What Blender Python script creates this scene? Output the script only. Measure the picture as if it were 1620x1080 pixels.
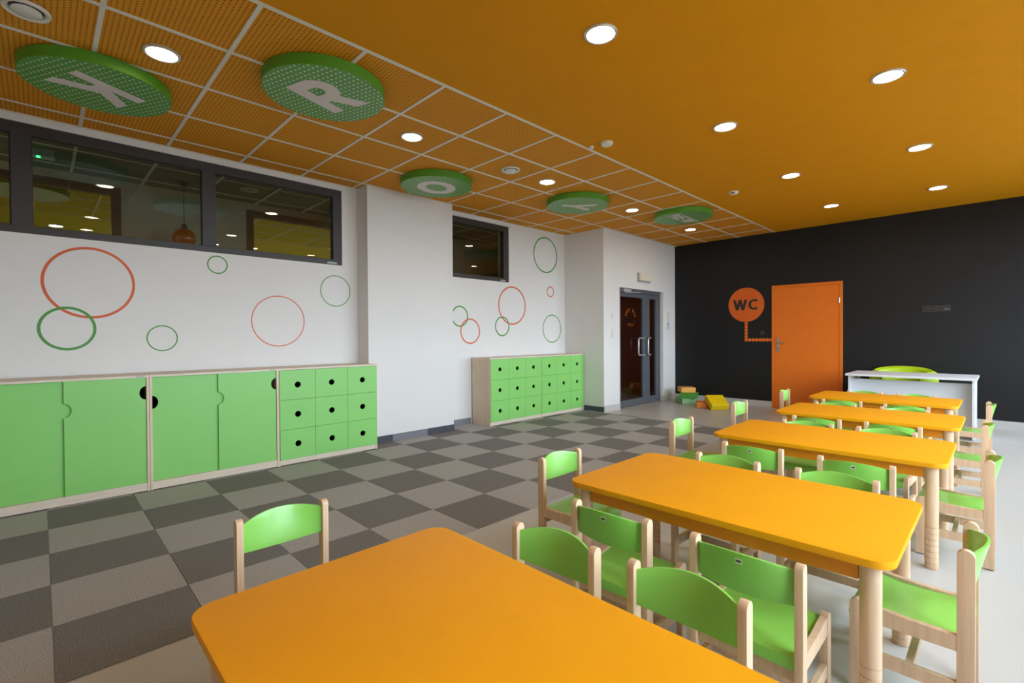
import bpy, bmesh, math
from mathutils import Vector, Matrix

# ------------------------------------------------------------------ clear
for o in list(bpy.data.objects):
    bpy.data.objects.remove(o, do_unlink=True)
COL = bpy.context.scene.collection
SC = bpy.context.scene
PI = math.pi


def lin(r, g, b):
    f = lambda c: (c / 255 / 12.92) if c <= 10.31 else ((c / 255 + 0.055) / 1.055) ** 2.4
    return (f(r), f(g), f(b), 1.0)


# ------------------------------------------------------------------ camera
CAM_H, FPX, YAW, PITCH, ROLL = 1.2561, 761.72, 0.7951, 0.0101, -0.0063
cd = bpy.data.cameras.new('camera')
cd.sensor_fit = 'HORIZONTAL'
cd.sensor_width = 36.0
cd.lens = FPX / 1620 * 36.0
cd.clip_start = 0.02
cd.clip_end = 100
cam = bpy.data.objects.new('camera', cd)
COL.objects.link(cam)
_r0 = Vector((math.cos(YAW), math.sin(YAW), 0))
_f0 = Vector((-math.sin(YAW), math.cos(YAW), 0))
_d0 = Vector((0, 0, -1))
_fw = _f0 * math.cos(PITCH) + _d0 * math.sin(PITCH)
_D = _d0 * math.cos(PITCH) - _f0 * math.sin(PITCH)
_right = _r0 * math.cos(ROLL) - _D * math.sin(ROLL)
_down = _r0 * math.sin(ROLL) + _D * math.cos(ROLL)
_m = Matrix((_right, -_down, -_fw)).transposed().to_4x4()
_m.translation = Vector((0, 0, CAM_H))
cam.matrix_world = _m
SC.camera = cam

# ------------------------------------------------------------------ sky and exposure
SKY_STRENGTH = 17.0
LAMP_STRENGTH = 54.0
W = bpy.data.worlds.new('sky')
SC.world = W
W.use_nodes = True
bg = W.node_tree.nodes['Background']
bg.inputs['Color'].default_value = (0.70, 0.85, 1.0, 1)      # even overcast sky
bg.inputs['Strength'].default_value = SKY_STRENGTH
SC.view_settings.view_transform = 'Standard'
SC.view_settings.look = 'None'
SC.view_settings.gamma = 1.0
SC.view_settings.use_curve_mapping = False
SC.view_settings.exposure = -0.15

# room dimensions, metres
CZ = 3.0224            # ceiling
WL, WR = -5.40, 1.50   # left wall face, right (window) wall face
WB, WF = 9.05, -2.50   # black wall face, wall behind the camera
AX = -4.58             # face of the wall block with the glass door
AY = 6.60              # its side face
PX, PY0, PY1 = -5.15, 2.72, 3.95   # pillar
GRID_X, GRID_Y = -2.75, 0.2595     # ceiling grid origin
CAR_X, CAR_Y = -4.898, 0.0249      # carpet grid origin
RWIN = [(0.6, 2.5), (2.8, 4.7), (5.0, 6.9), (7.2, 8.8)]   # daylight windows in the right wall
RZ0, RZ1 = 0.80, 2.75

# daylight enters through the window openings: portals only guide the sampling
for (a, b) in RWIN:
    ld = bpy.data.lights.new('window_portal', 'AREA')
    ld.shape = 'RECTANGLE'
    ld.size = RZ1 - RZ0
    ld.size_y = b - a
    ld.cycles.is_portal = True
    lo = bpy.data.objects.new('window_portal', ld)
    lo.location = (WR + 0.26, (a + b) / 2, (RZ0 + RZ1) / 2)
    lo.rotation_euler = (0, PI / 2, 0)
    COL.objects.link(lo)


# ------------------------------------------------------------------ materials
def new_mat(name):
    m = bpy.data.materials.new(name)
    m.use_nodes = True
    nt = m.node_tree
    return m, nt, nt.nodes['Principled BSDF']


def pos_vec(nt, scale, obj=False):
    if obj:
        tc = nt.nodes.new('ShaderNodeTexCoord'); out = tc.outputs['Object']
    else:
        tc = nt.nodes.new('ShaderNodeNewGeometry'); out = tc.outputs['Position']
    mp = nt.nodes.new('ShaderNodeMapping')
    mp.inputs['Scale'].default_value = scale
    nt.links.new(out, mp.inputs['Vector'])
    return mp.outputs['Vector']


def noise(nt, vec, scale=1.0, detail=2.0):
    n = nt.nodes.new('ShaderNodeTexNoise')
    n.inputs['Scale'].default_value = scale
    n.inputs['Detail'].default_value = detail
    nt.links.new(vec, n.inputs['Vector'])
    return n.outputs['Fac']


def ramp(nt, fac, c0, c1, p0=0.3, p1=0.7):
    r = nt.nodes.new('ShaderNodeValToRGB')
    r.color_ramp.elements[0].position = p0
    r.color_ramp.elements[1].position = p1
    r.color_ramp.elements[0].color = c0
    r.color_ramp.elements[1].color = c1
    nt.links.new(fac, r.inputs['Fac'])
    return r.outputs['Color']


def bump(nt, b, fac, strength=0.1, dist=0.002):
    n = nt.nodes.new('ShaderNodeBump')
    n.inputs['Strength'].default_value = strength
    n.inputs['Distance'].default_value = dist
    nt.links.new(fac, n.inputs['Height'])
    nt.links.new(n.outputs['Normal'], b.inputs['Normal'])


def sc_col(c, k):
    return (min(1, c[0] * k), min(1, c[1] * k), min(1, c[2] * k), 1)


def paint(name, c, rough=0.5, var=0.04, scale=9.0, bmp=0.0, bscale=300, spec=0.5, metal=0.0, coat=0.0):
    m, nt, b = new_mat(name)
    v = pos_vec(nt, (1, 1, 1))
    f = noise(nt, v, scale, 3)
    col = ramp(nt, f, sc_col(c, 1 - var), sc_col(c, 1 + var))
    nt.links.new(col, b.inputs['Base Color'])
    b.inputs['Roughness'].default_value = rough
    b.inputs['Specular IOR Level'].default_value = spec
    b.inputs['Metallic'].default_value = metal
    b.inputs['Coat Weight'].default_value = coat
    b.inputs['Coat Roughness'].default_value = 0.15
    if bmp:
        bump(nt, b, noise(nt, v, bscale, 2), bmp, 0.001)
    return m


def speckle(name, c, k0, k1, scale, rough, bmp=0.0, spec=0.5):
    m, nt, b = new_mat(name)
    v = pos_vec(nt, (1, 1, 1))
    f = noise(nt, v, scale, 3)
    nt.links.new(ramp(nt, f, sc_col(c, k0), sc_col(c, k1), 0.35, 0.65), b.inputs['Base Color'])
    b.inputs['Roughness'].default_value = rough
    b.inputs['Specular IOR Level'].default_value = spec
    if bmp:
        bump(nt, b, f, bmp, 0.003)
    return m


def wood(name, c, scale=(60, 60, 4), k=0.10, rough=0.45):
    m, nt, b = new_mat(name)
    v = pos_vec(nt, scale, obj=True)
    f = noise(nt, v, 1.0, 4)
    nt.links.new(ramp(nt, f, sc_col(c, 1 - k), sc_col(c, 1 + k)), b.inputs['Base Color'])
    b.inputs['Roughness'].default_value = rough
    bump(nt, b, f, 0.04, 0.001)
    return m


def dotted(name, base, dot, pitch, rad, rough=0.5, axes='XY', obj=False):
    """plain colour with a square grid of small round marks (perforation / print)"""
    m, nt, b = new_mat(name)
    v = pos_vec(nt, (1 / pitch,) * 3, obj)
    fr = nt.nodes.new('ShaderNodeVectorMath'); fr.operation = 'FRACTION'
    nt.links.new(v, fr.inputs[0])
    sb = nt.nodes.new('ShaderNodeVectorMath'); sb.operation = 'SUBTRACT'
    sb.inputs[1].default_value = (0.5, 0.5, 0.5)
    nt.links.new(fr.outputs[0], sb.inputs[0])
    ml = nt.nodes.new('ShaderNodeVectorMath'); ml.operation = 'MULTIPLY'
    ml.inputs[1].default_value = (1, 1, 0) if axes == 'XY' else (1, 0, 1)
    nt.links.new(sb.outputs[0], ml.inputs[0])
    ln = nt.nodes.new('ShaderNodeVectorMath'); ln.operation = 'LENGTH'
    nt.links.new(ml.outputs[0], ln.inputs[0])
    lt = nt.nodes.new('ShaderNodeMath'); lt.operation = 'LESS_THAN'
    lt.inputs[1].default_value = rad / pitch
    nt.links.new(ln.outputs['Value'], lt.inputs[0])
    mx = nt.nodes.new('ShaderNodeMix'); mx.data_type = 'RGBA'
    mx.inputs['A'].default_value = base
    mx.inputs['B'].default_value = dot
    nt.links.new(lt.outputs[0], mx.inputs['Factor'])
    nt.links.new(mx.outputs['Result'], b.inputs['Base Color'])
    b.inputs['Roughness'].default_value = rough
    return m


def emit(name, c, strength):
    m, nt, b = new_mat(name)
    b.inputs['Base Color'].default_value = c
    b.inputs['Emission Color'].default_value = c
    b.inputs['Emission Strength'].default_value = strength
    return m


def glass(name, tint, ior=1.6):
    m = bpy.data.materials.new(name)
    m.use_nodes = True
    nt = m.node_tree
    nt.nodes.clear()
    o = nt.nodes.new('ShaderNodeOutputMaterial')
    t = nt.nodes.new('ShaderNodeBsdfTransparent'); t.inputs['Color'].default_value = tint
    g = nt.nodes.new('ShaderNodeBsdfGlossy'); g.inputs['Roughness'].default_value = 0.0
    f = nt.nodes.new('ShaderNodeFresnel'); f.inputs['IOR'].default_value = ior
    x = nt.nodes.new('ShaderNodeMixShader')
    ge = nt.nodes.new('ShaderNodeNewGeometry')        # the reflection comes from the outer face of the pane only
    iv = nt.nodes.new('ShaderNodeMath'); iv.operation = 'SUBTRACT'; iv.inputs[0].default_value = 1.0
    mu = nt.nodes.new('ShaderNodeMath'); mu.operation = 'MULTIPLY'
    nt.links.new(ge.outputs['Backfacing'], iv.inputs[1])
    nt.links.new(f.outputs[0], mu.inputs[0])
    nt.links.new(iv.outputs[0], mu.inputs[1])
    nt.links.new(mu.outputs[0], x.inputs[0])
    nt.links.new(t.outputs[0], x.inputs[1])
    nt.links.new(g.outputs[0], x.inputs[2])
    nt.links.new(x.outputs[0], o.inputs['Surface'])
    return m


ORANGE = lin(216, 144, 0)
M = {}
M['white_wall'] = paint('white_wall', lin(228, 225, 222), 0.75, 0.012, 4, 0.05, 250)
M['black_wall'] = paint('black_wall', lin(23, 22, 23), 0.6, 0.05, 6, 0.08, 200, spec=0.35)
M['orange_ceiling'] = paint('orange_ceiling', ORANGE, 0.8, 0.02, 5, spec=0.2)
M['orange_tile'] = dotted('orange_perforated_tile', lin(226, 149, 0), lin(104, 60, 0), 0.025, 0.0052, 0.8)
M['grid_bar'] = paint('white_grid_bar', lin(228, 222, 212), 0.6, 0.01)
M['vinyl'] = speckle('vinyl_floor', lin(190, 186, 181), 0.93, 1.05, 260, 0.34, spec=0.55)
M['skirt'] = speckle('vinyl_skirting', lin(198, 194, 190), 0.95, 1.04, 260, 0.5)
M['carpet_dark'] = speckle('carpet_dark', lin(126, 125, 124), 0.62, 1.38, 210, 1.0, 0.6, 0.1)
M['carpet_light'] = speckle('carpet_light', lin(172, 171, 170), 0.70, 1.30, 210, 1.0, 0.6, 0.1)
M['frame_grey'] = paint('dark_window_frame', lin(54, 48, 45), 0.5, 0.02)
M['door_grey'] = paint('grey_door_frame', lin(92, 96, 102), 0.4, 0.02)
M['glass'] = glass('window_glass', (0.72, 0.80, 0.78, 1), 1.75)
M['door_glass'] = glass('door_glass', (0.75, 0.72, 0.70, 1), 1.45)
M['clear_glass'] = glass('clear_glass', (0.96, 0.97, 0.97, 1), 1.2)
M['door_orange'] = paint('orange_door', lin(226, 112, 14), 0.45, 0.02, coat=0.1)
M['steel'] = paint('brushed_steel', lin(190, 188, 184), 0.3, 0.02, metal=1.0)
M['metal_white'] = paint('pale_metal', lin(214, 212, 208), 0.3, 0.02, metal=0.6)
M['plastic'] = paint('white_plastic', lin(226, 222, 214), 0.4, 0.01)
M['cream'] = paint('cream_plastic', lin(232, 224, 206), 0.45, 0.02)
M['grey_plastic'] = paint('grey_plastic', lin(168, 166, 166), 0.5, 0.02)
M['dark'] = paint('dark_plastic', lin(38, 34, 34), 0.5, 0.03)
M['dark_mid'] = paint('dark_grey_plastic', lin(58, 54, 52), 0.45, 0.03)
M['hole'] = paint('inside_shade', lin(20, 18, 16), 0.9, 0.02)  # near-black colour stands in for the shade inside openings
M['beech'] = wood('beech', lin(218, 184, 150))
M['beech_h'] = wood('beech_board', lin(224, 208, 188), (5, 5, 70), 0.07, 0.5)
M['maple'] = wood('pale_maple_board', lin(222, 200, 174), (50, 50, 4), 0.06, 0.5)
M['chair_green'] = paint('chair_green', lin(138, 206, 88), 0.32, 0.02, 5, coat=0.2)
M['cab_green'] = paint('cabinet_green', lin(138, 207, 108), 0.45, 0.015, 5)
M['table_orange'] = paint('table_orange', lin(237, 160, 4), 0.5, 0.02, 4, spec=0.28)
M['apron_orange'] = paint('apron_orange', lin(226, 136, 10), 0.45, 0.02)
M['disc_green'] = paint('disc_green', lin(86, 150, 34), 0.55, 0.03)
M['disc_face'] = dotted('disc_face', lin(86, 152, 62), lin(216, 226, 204), 0.038, 0.0076, 0.4, obj=True)
M['letter'] = paint('letter_white', lin(224, 212, 214), 0.5, 0.01)
M['ring_orange'] = paint('vinyl_orange', lin(214, 90, 26), 0.5, 0.02)
M['ring_green'] = paint('vinyl_green', lin(70, 146, 44), 0.5, 0.02)
M['wc_face'] = dotted('wc_face', lin(226, 100, 14), lin(150, 62, 8), 0.0255, 0.0058, 0.6, 'XZ', obj=True)
M['wc_orange'] = paint('wc_orange', lin(222, 100, 18), 0.6, 0.03)
M['desk'] = paint('white_desk', lin(226, 226, 230), 0.4, 0.01)
M['lime'] = paint('lime_fabric', lin(178, 206, 10), 0.6, 0.04, 20, 0.1, 120)
M['foam_mint'] = paint('foam_mint', lin(140, 190, 140), 0.55, 0.03)
M['foam_green'] = paint('foam_green', lin(74, 148, 52), 0.55, 0.03)
M['foam_peach'] = paint('foam_peach', lin(240, 172, 72), 0.55, 0.03)
M['foam_orange'] = paint('foam_orange', lin(228, 132, 44), 0.55, 0.03)
M['foam_yellow'] = paint('foam_yellow', lin(232, 200, 0), 0.55, 0.03)
M['lens'] = emit('lamp_lens', (1.0, 0.79, 0.53, 1), LAMP_STRENGTH)
M['led_green'] = emit('green_led', (0.05, 1.0, 0.2, 1), 6)
M['cor_wall'] = paint('corridor_wall', lin(204, 182, 160), 0.8, 0.02)
M['cor_ceiling'] = paint('corridor_ceiling', lin(120, 132, 122), 0.8, 0.02)
M['cor_frame'] = paint('corridor_frame', lin(70, 46, 34), 0.5, 0.02)
M['cor_orange'] = paint('vestibule_orange', lin(150, 80, 38), 0.7, 0.02)
M['yel_tile'] = dotted('yellow_tile', lin(206, 192, 74), lin(100, 88, 10), 0.025, 0.0055, 0.8)
M['yel'] = paint('yellow_paint', lin(206, 194, 80), 0.8, 0.02)
M['amber'] = paint('amber_glass', lin(196, 84, 24), 0.15, 0.03, coat=0.5)
M['cyan'] = paint('pale_blue_disc', lin(190, 220, 216), 0.5, 0.02)
M['strip_dark'] = speckle('skirting_carpet_dark', lin(84, 86, 92), 0.7, 1.3, 210, 1.0, 0.4, 0.1)
M['strip_light'] = speckle('skirting_carpet_light', lin(128, 130, 136), 0.75, 1.25, 210, 1.0, 0.4, 0.1)
M['decal'] = paint('decal_orange', lin(244, 138, 48), 0.6, 0.02)
M['paving'] = speckle('paving', lin(120, 118, 112), 0.9, 1.1, 3, 0.9)
M['lens_added'] = emit('added_lamp_lens', (1.0, 0.90, 0.74, 1), 300.0)  # boosted glow for the lamps added behind the glass
M['sticker'] = paint('maker_sticker', lin(206, 208, 186), 0.5, 0.02)


# ------------------------------------------------------------------ mesh helpers
def box(bm, x0, x1, y0, y1, z0, z1, mi=0):
    v = [bm.verts.new(p) for p in ((x0, y0, z0), (x1, y0, z0), (x1, y1, z0), (x0, y1, z0),
                                   (x0, y0, z1), (x1, y0, z1), (x1, y1, z1), (x0, y1, z1))]
    for f in ((3, 2, 1, 0), (4, 5, 6, 7), (0, 1, 5, 4), (1, 2, 6, 5), (2, 3, 7, 6), (3, 0, 4, 7)):
        bm.faces.new([v[i] for i in f]).material_index = mi


def prism(bm, pts, fn, d0, d1, mi=0):
    """polygon pts (a,b) swept from depth d0 to d1; fn(a,b,d) -> xyz"""
    lo = [bm.verts.new(fn(a, b, d0)) for a, b in pts]
    hi = [bm.verts.new(fn(a, b, d1)) for a, b in pts]
    n = len(pts)
    bm.faces.new(lo[::-1]).material_index = mi
    bm.faces.new(hi).material_index = mi
    for i in range(n):
        j = (i + 1) % n
        bm.faces.new((lo[i], lo[j], hi[j], hi[i])).material_index = mi


def ring_prism(bm, outer, inner, fn, d0, d1, mi=0):
    n = len(outer)
    L = [[bm.verts.new(fn(a, b, d)) for a, b in P] for P, d in ((outer, d0), (inner, d0), (outer, d1), (inner, d1))]
    for i in range(n):
        j = (i + 1) % n
        for a, b, c, d in ((L[0][j], L[0][i], L[1][i], L[1][j]), (L[2][i], L[2][j], L[3][j], L[3][i]),
                           (L[0][i], L[0][j], L[2][j], L[2][i]), (L[1][j], L[1][i], L[3][i], L[3][j])):
            bm.faces.new((a, b, c, d)).material_index = mi


def lathe(bm, prof, n=24, c=(0, 0), mi=0, cap=True):
    rows = []
    for r, z in prof:
        rows.append([bm.verts.new((c[0] + r * math.cos(2 * PI * k / n), c[1] + r * math.sin(2 * PI * k / n), z)) for k in range(n)])
    for a, b in zip(rows, rows[1:]):
        for k in range(n):
            j = (k + 1) % n
            bm.faces.new((a[k], a[j], b[j], b[k])).material_index = mi
    if cap:
        bm.faces.new(rows[0][::-1]).material_index = mi
        bm.faces.new(rows[-1]).material_index = mi


def tube(bm, pts, r, n=10):
    pts = [Vector(p) for p in pts]
    rows = []
    for i, p in enumerate(pts):
        t = (pts[min(i + 1, len(pts) - 1)] - pts[max(i - 1, 0)]).normalized()
        a = t.orthogonal().normalized() if i == 0 else (rows_n - t * rows_n.dot(t)).normalized()
        rows_n = a
        b = t.cross(a)
        rows.append([bm.verts.new(p + a * r * math.cos(2 * PI * k / n) + b * r * math.sin(2 * PI * k / n)) for k in range(n)])
    for x, y in zip(rows, rows[1:]):
        for k in range(n):
            j = (k + 1) % n
            bm.faces.new((x[k], x[j], y[j], y[k]))
    bm.faces.new(rows[0][::-1])
    bm.faces.new(rows[-1])


def arc(cx, cy, rx, ry, a0, a1, n):
    return [(cx + rx * math.cos(math.radians(a0 + (a1 - a0) * k / n)), cy + ry * math.sin(math.radians(a0 + (a1 - a0) * k / n))) for k in range(n + 1)]


def rrect(x0, x1, y0, y1, r, n=6):
    return (arc(x1 - r, y0 + r, r, r, -90, 0, n) + arc(x1 - r, y1 - r, r, r, 0, 90, n) +
            arc(x0 + r, y1 - r, r, r, 90, 180, n) + arc(x0 + r, y0 + r, r, r, 180, 270, n))


def mesh(name, bm, mats, bevel=0.0, smooth=False, seg=2):
    bmesh.ops.recalc_face_normals(bm, faces=bm.faces)
    if bevel:
        ed = [e for e in bm.edges if len(e.link_faces) == 2 and e.calc_face_angle(0) > 0.6]
        bmesh.ops.bevel(bm, geom=ed, offset=bevel, segments=seg, profile=0.7, affect='EDGES', clamp_overlap=True)
    me = bpy.data.meshes.new(name)
    bm.to_mesh(me)
    bm.free()
    for m in (mats if isinstance(mats, (list, tuple)) else [mats]):
        me.materials.append(M[m])
    if smooth:
        for p in me.polygons:
            p.use_smooth = True
        try:
            me.set_sharp_from_angle(angle=math.radians(40))
        except Exception:
            pass
    return me


def link(name, me, parent=None, loc=(0, 0, 0), rz=0.0):
    o = bpy.data.objects.new(name, me)
    COL.objects.link(o)
    o.parent = parent
    o.location = loc
    o.rotation_euler = (0, 0, rz)
    return o


def obj(name, bm, mats, parent=None, bevel=0.0, smooth=False, loc=(0, 0, 0), rz=0.0, seg=2):
    return link(name, mesh(name, bm, mats, bevel, smooth, seg), parent, loc, rz)


def bobj(name, dims, mats, parent=None, bevel=0.0, loc=(0, 0, 0)):
    bm = bmesh.new()
    box(bm, *dims)
    return obj(name, bm, mats, parent, bevel, loc=loc)


def tag(o, label, cat=None, group=None, kind=None):
    o['label'] = label
    if cat:
        o['category'] = cat
    if group:
        o['group'] = group
    if kind:
        o['kind'] = kind
    return o


def thing(name, label, cat, loc=(0, 0, 0), rz=0.0, group=None):
    o = link(name, None, None, loc, rz)
    o.empty_display_size = 0.1
    return tag(o, label, cat, group)


def struct(o, label):
    o['kind'] = 'structure'
    o['label'] = label
    return o


YZ = lambda x: (lambda a, b, d: (x + d, a, b))      # polygon in the Y-Z plane, depth along +X
XY = lambda a, b, d: (a, b, d)


# ------------------------------------------------------------------ floor and carpet
fl = struct(bobj('floor', (-7.1, WR + 0.25, WF, WB + 0.2, -0.12, 0.0), 'vinyl'), 'pale speckled vinyl floor')
tile_me = []
for nm in ('carpet_dark', 'carpet_light'):
    bm = bmesh.new()
    box(bm, 0.0008, 0.4992, 0.0008, 0.4992, 0, 0.005)
    tile_me.append(mesh('carpet_tile', bm, nm, 0.0012, seg=1))
for i in range(-5, 14):
    for j in range(-1, 5):
        y0 = CAR_Y + 0.5 * i
        o = link('carpet_tile', tile_me[(i + j) % 2], fl, (CAR_X + 0.5 * j, y0, 0))
        if i == 13:
            o.scale.y = 0.1       # cut strip against the vinyl

# ------------------------------------------------------------------ ceiling
bm = bmesh.new()
box(bm, WL - 0.25, WR + 0.25, WF, WB, CZ + 0.05, CZ + 0.25)
box(bm, GRID_X + 0.012, WR + 0.25, WF, WB, CZ, CZ + 0.05)
ce = struct(obj('ceiling', bm, 'orange_ceiling'), 'orange painted ceiling with a perforated tile strip')
cols = [(-0.6 * (k + 1), -0.6 * k) for k in range(4)] + [(-2.65, -2.4)]
tme = {}
for k, (a, b) in enumerate(cols):
    if round(b - a, 2) not in tme:
        bm = bmesh.new()
        box(bm, 0.001, b - a - 0.001, 0.001, 0.599, 0.004, 0.02)
        tme[round(b - a, 2)] = mesh('ceiling_tile', bm, 'orange_tile')
    for j in range(-5, 15):
        o = link('ceiling_tile', tme[round(b - a, 2)], ce, (GRID_X + a, GRID_Y + 0.6 * j, CZ))
        if j == 14:
            o.scale.y = (WB - GRID_Y - 8.4) / 0.6
BW = 0.012
for k in range(5):
    w = 0.016 if k == 0 else BW
    bobj('grid_bar', (GRID_X - 0.6 * k - w, GRID_X - 0.6 * k + w, WF, WB, CZ - 0.001, CZ + 0.008), 'grid_bar', ce)
bm = bmesh.new()
box(bm, WL, GRID_X - 0.016, -BW, BW, -0.0005, 0.007)
cross = mesh('grid_bar', bm, 'grid_bar')
for j in range(-4, 15):
    link('grid_bar', cross, ce, (0, GRID_Y + 0.6 * j, CZ))
bobj('edge_trim', (WL, WL + 0.02, WF, WB, CZ - 0.001, CZ + 0.006), 'grid_bar', ce)

# ------------------------------------------------------------------ walls
W1 = (-1.42, 2.53, 2.095, 2.965)     # interior window openings y0 y1 z0 z1
W2 = (3.97, 5.24, 2.10, 2.965)
bm = bmesh.new()
T0 = WL - 0.25
box(bm, T0, WL, WF, AY, 0, W1[2])
box(bm, T0, WL, WF, AY, W1[3], CZ + 0.05)
for a, b in ((WF, W1[0]), (W1[1], W2[0]), (W2[1], AY)):
    box(bm, T0, WL, a, b, W1[2], W1[3])
box(bm, T0, WL, W2[0], W2[1], W1[2], W2[2])
struct(obj('wall_left', bm, 'white_wall'), 'white wall with two high dark framed windows')
struct(bobj('wall_pillar', (WL, PX, PY0, PY1, 0, CZ + 0.004), 'white_wall'), 'white square pillar standing out from the left wall')
D1 = (7.07, 8.57, 2.09)               # glass door opening
bm = bmesh.new()
box(bm, T0, AX, AY, AY + 0.2, 0, CZ + 0.004)
box(bm, AX - 0.2, AX, AY + 0.2, D1[0], 0, CZ + 0.004)
box(bm, AX - 0.2, AX, D1[1], WB, 0, CZ + 0.004)
box(bm, AX - 0.2, AX, D1[0], D1[1], D1[2], CZ + 0.004)
struct(obj('wall_entrance', bm, 'white_wall'), 'white wall block with the glass double door')
D2 = (-2.80, -1.767, 2.105)           # WC door opening
bm = bmesh.new()
box(bm, AX - 0.2, D2[0], WB, WB + 0.2, 0, CZ + 0.05)
box(bm, D2[1], WR + 0.25, WB, WB + 0.2, 0, CZ + 0.05)
box(bm, D2[0], D2[1], WB, WB + 0.2, D2[2], CZ + 0.05)
box(bm, D2[0], D2[1], WB + .1, WB + .2, 0, D2[2])  # backing added behind the door to shut out sky light
struct(obj('wall_back', bm, 'black_wall'), 'matt black wall with the orange door')
bm = bmesh.new()
ys = [WF] + [v for w in RWIN for v in w] + [WB]
for k in range(0, len(ys), 2):
    box(bm, WR, WR + 0.25, ys[k], ys[k + 1], RZ0, RZ1)
box(bm, WR, WR + 0.25, WF, WB, 0, RZ0)
box(bm, WR, WR + 0.25, WF, WB, RZ1, CZ + 0.05)
struct(obj('wall_right', bm, 'white_wall'), 'white wall with large daylight windows')
struct(bobj('wall_front', (-7.1, WR + 0.25, WF - 0.2, WF, 0, CZ + 0.25), 'white_wall'), 'white wall behind the tables')
# paved ground outside: the sky lights it and it stays darker than the sky
struct(bobj('ground', (WR + .25, 60, -60, 70, -.45, -.35), 'paving'), 'grey paving outside the daylight windows')

# skirtings
bl = struct(link('baseboard_left', None), 'grey carpet skirting along the white walls')


def strip_segments(x, ya, yb):
    i = math.floor((ya - CAR_Y) / 0.5)
    y = ya
    while y < yb - 1e-4:
        e = min(yb, CAR_Y + 0.5 * (i + 1))
        if e - y > 0.003:
            bobj('carpet_strip', (x, x + 0.006, y + 0.0006, e - 0.0006, 0.004, 0.088), 'strip_light' if i % 2 == 0 else 'strip_dark', bl)
        y = e
        i += 1


strip_segments(PX, 2.72, PY1)
strip_segments(WL, PY1, 4.45)
bobj('carpet_strip', (-4.98, AX, AY - 0.006, AY, 0.004, 0.088), 'strip_dark', bl)
bobj('carpet_strip', (PX - 0.2, PX, PY1, PY1 + 0.006, 0.004, 0.088), 'strip_dark', bl)
be = bobj('baseboard_entrance', (AX, AX + 0.008, AY, D1[0], 0, 0.105), 'skirt')
struct(be, 'pale vinyl skirting beside the glass door')
bobj('skirting_strip', (AX, AX + 0.008, D1[1], WB, 0, 0.105), 'skirt', be)
bobj('skirting_strip', (AX - 0.06, AX, D1[1] - 0.008, D1[1], 0, 0.105), 'skirt', be)
bb = bobj('baseboard_back', (AX + 0.008, D2[0], WB - 0.008, WB, 0, 0.105), 'skirt')
struct(bb, 'pale vinyl skirting under the black wall')
bobj('skirting_strip', (D2[1], WR, WB - 0.008, WB, 0, 0.105), 'skirt', bb)


# ------------------------------------------------------------------ windows
def wall_window(name, op, mull, label):
    y0, y1, z0, z1 = op
    g = 0.002
    root = struct(link(name, None, None, (WL, y0, z0)), label)
    xo, xi = -0.09, -0.012
    fw, ft, fb = 0.10, 0.085, 0.062
    H = z1 - z0
    Lh = y1 - y0
    bobj('window_frame', (xo, xi, g, Lh - g, g, fb), 'frame_grey', root, 0.003)
    bobj('window_frame', (xo, xi, g, Lh - g, H - ft, H - g), 'frame_grey', root, 0.003)
    edges = [(g, fw)] + [(m - 0.058, m + 0.058) for m in mull] + [(Lh - fw, Lh - g)]
    for a, b in edges:
        bobj('window_frame', (xo, xi, a, b, fb, H - ft), 'frame_grey', root, 0.003)
    for (a, b), (c, d) in zip(edges, edges[1:]):
        bobj('pane', (-0.056, -0.050, b, c, fb, H - ft), 'glass', root)
        bm = bmesh.new()
        o = [(b, fb), (c, fb), (c, H - ft), (b, H - ft)]
        q = [(b + .008, fb + .008), (c - .008, fb + .008), (c - .008, H - ft - .008), (b + .008, H - ft - .008)]
        ring_prism(bm, o, q, YZ(0), -0.050, -0.044)
        obj('gasket', bm, 'dark', root)
    bobj('maker_plate', (xi, xi + 0.001, Lh - 0.17, Lh - 0.06, 0.012, 0.034), 'grey_plastic', root)
    return root


wall_window('window_1', W1, [1.33, 2.612], 'long dark framed high window above the sliding door cabinets')
wall_window('window_2', W2, [], 'single dark framed high window beside the pillar')
for k, (a, b) in enumerate(RWIN):
    root = struct(link('window_%d' % (k + 3), None, None, (WR, a, RZ0)), 'large white framed daylight window')
    for (p, q, r, s) in ((0.002, b - a - .002, .002, .07), (.002, b - a - .002, RZ1 - RZ0 - .07, RZ1 - RZ0 - .002), (.002, .07, .07, RZ1 - RZ0 - .07),
                         (b - a - .07, b - a - .002, .07, RZ1 - RZ0 - .07), ((b - a) / 2 - .04, (b - a) / 2 + .04, .07, RZ1 - RZ0 - .07)):
        bobj('window_frame', (0.1, 0.17, p, q, r, s), 'plastic', root)
    for p, q in ((.07, (b - a) / 2 - .04), ((b - a) / 2 + .04, b - a - .07)):
        bobj('pane', (.13, .136, p, q, .07, RZ1 - RZ0 - .07), 'clear_glass', root)


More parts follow.
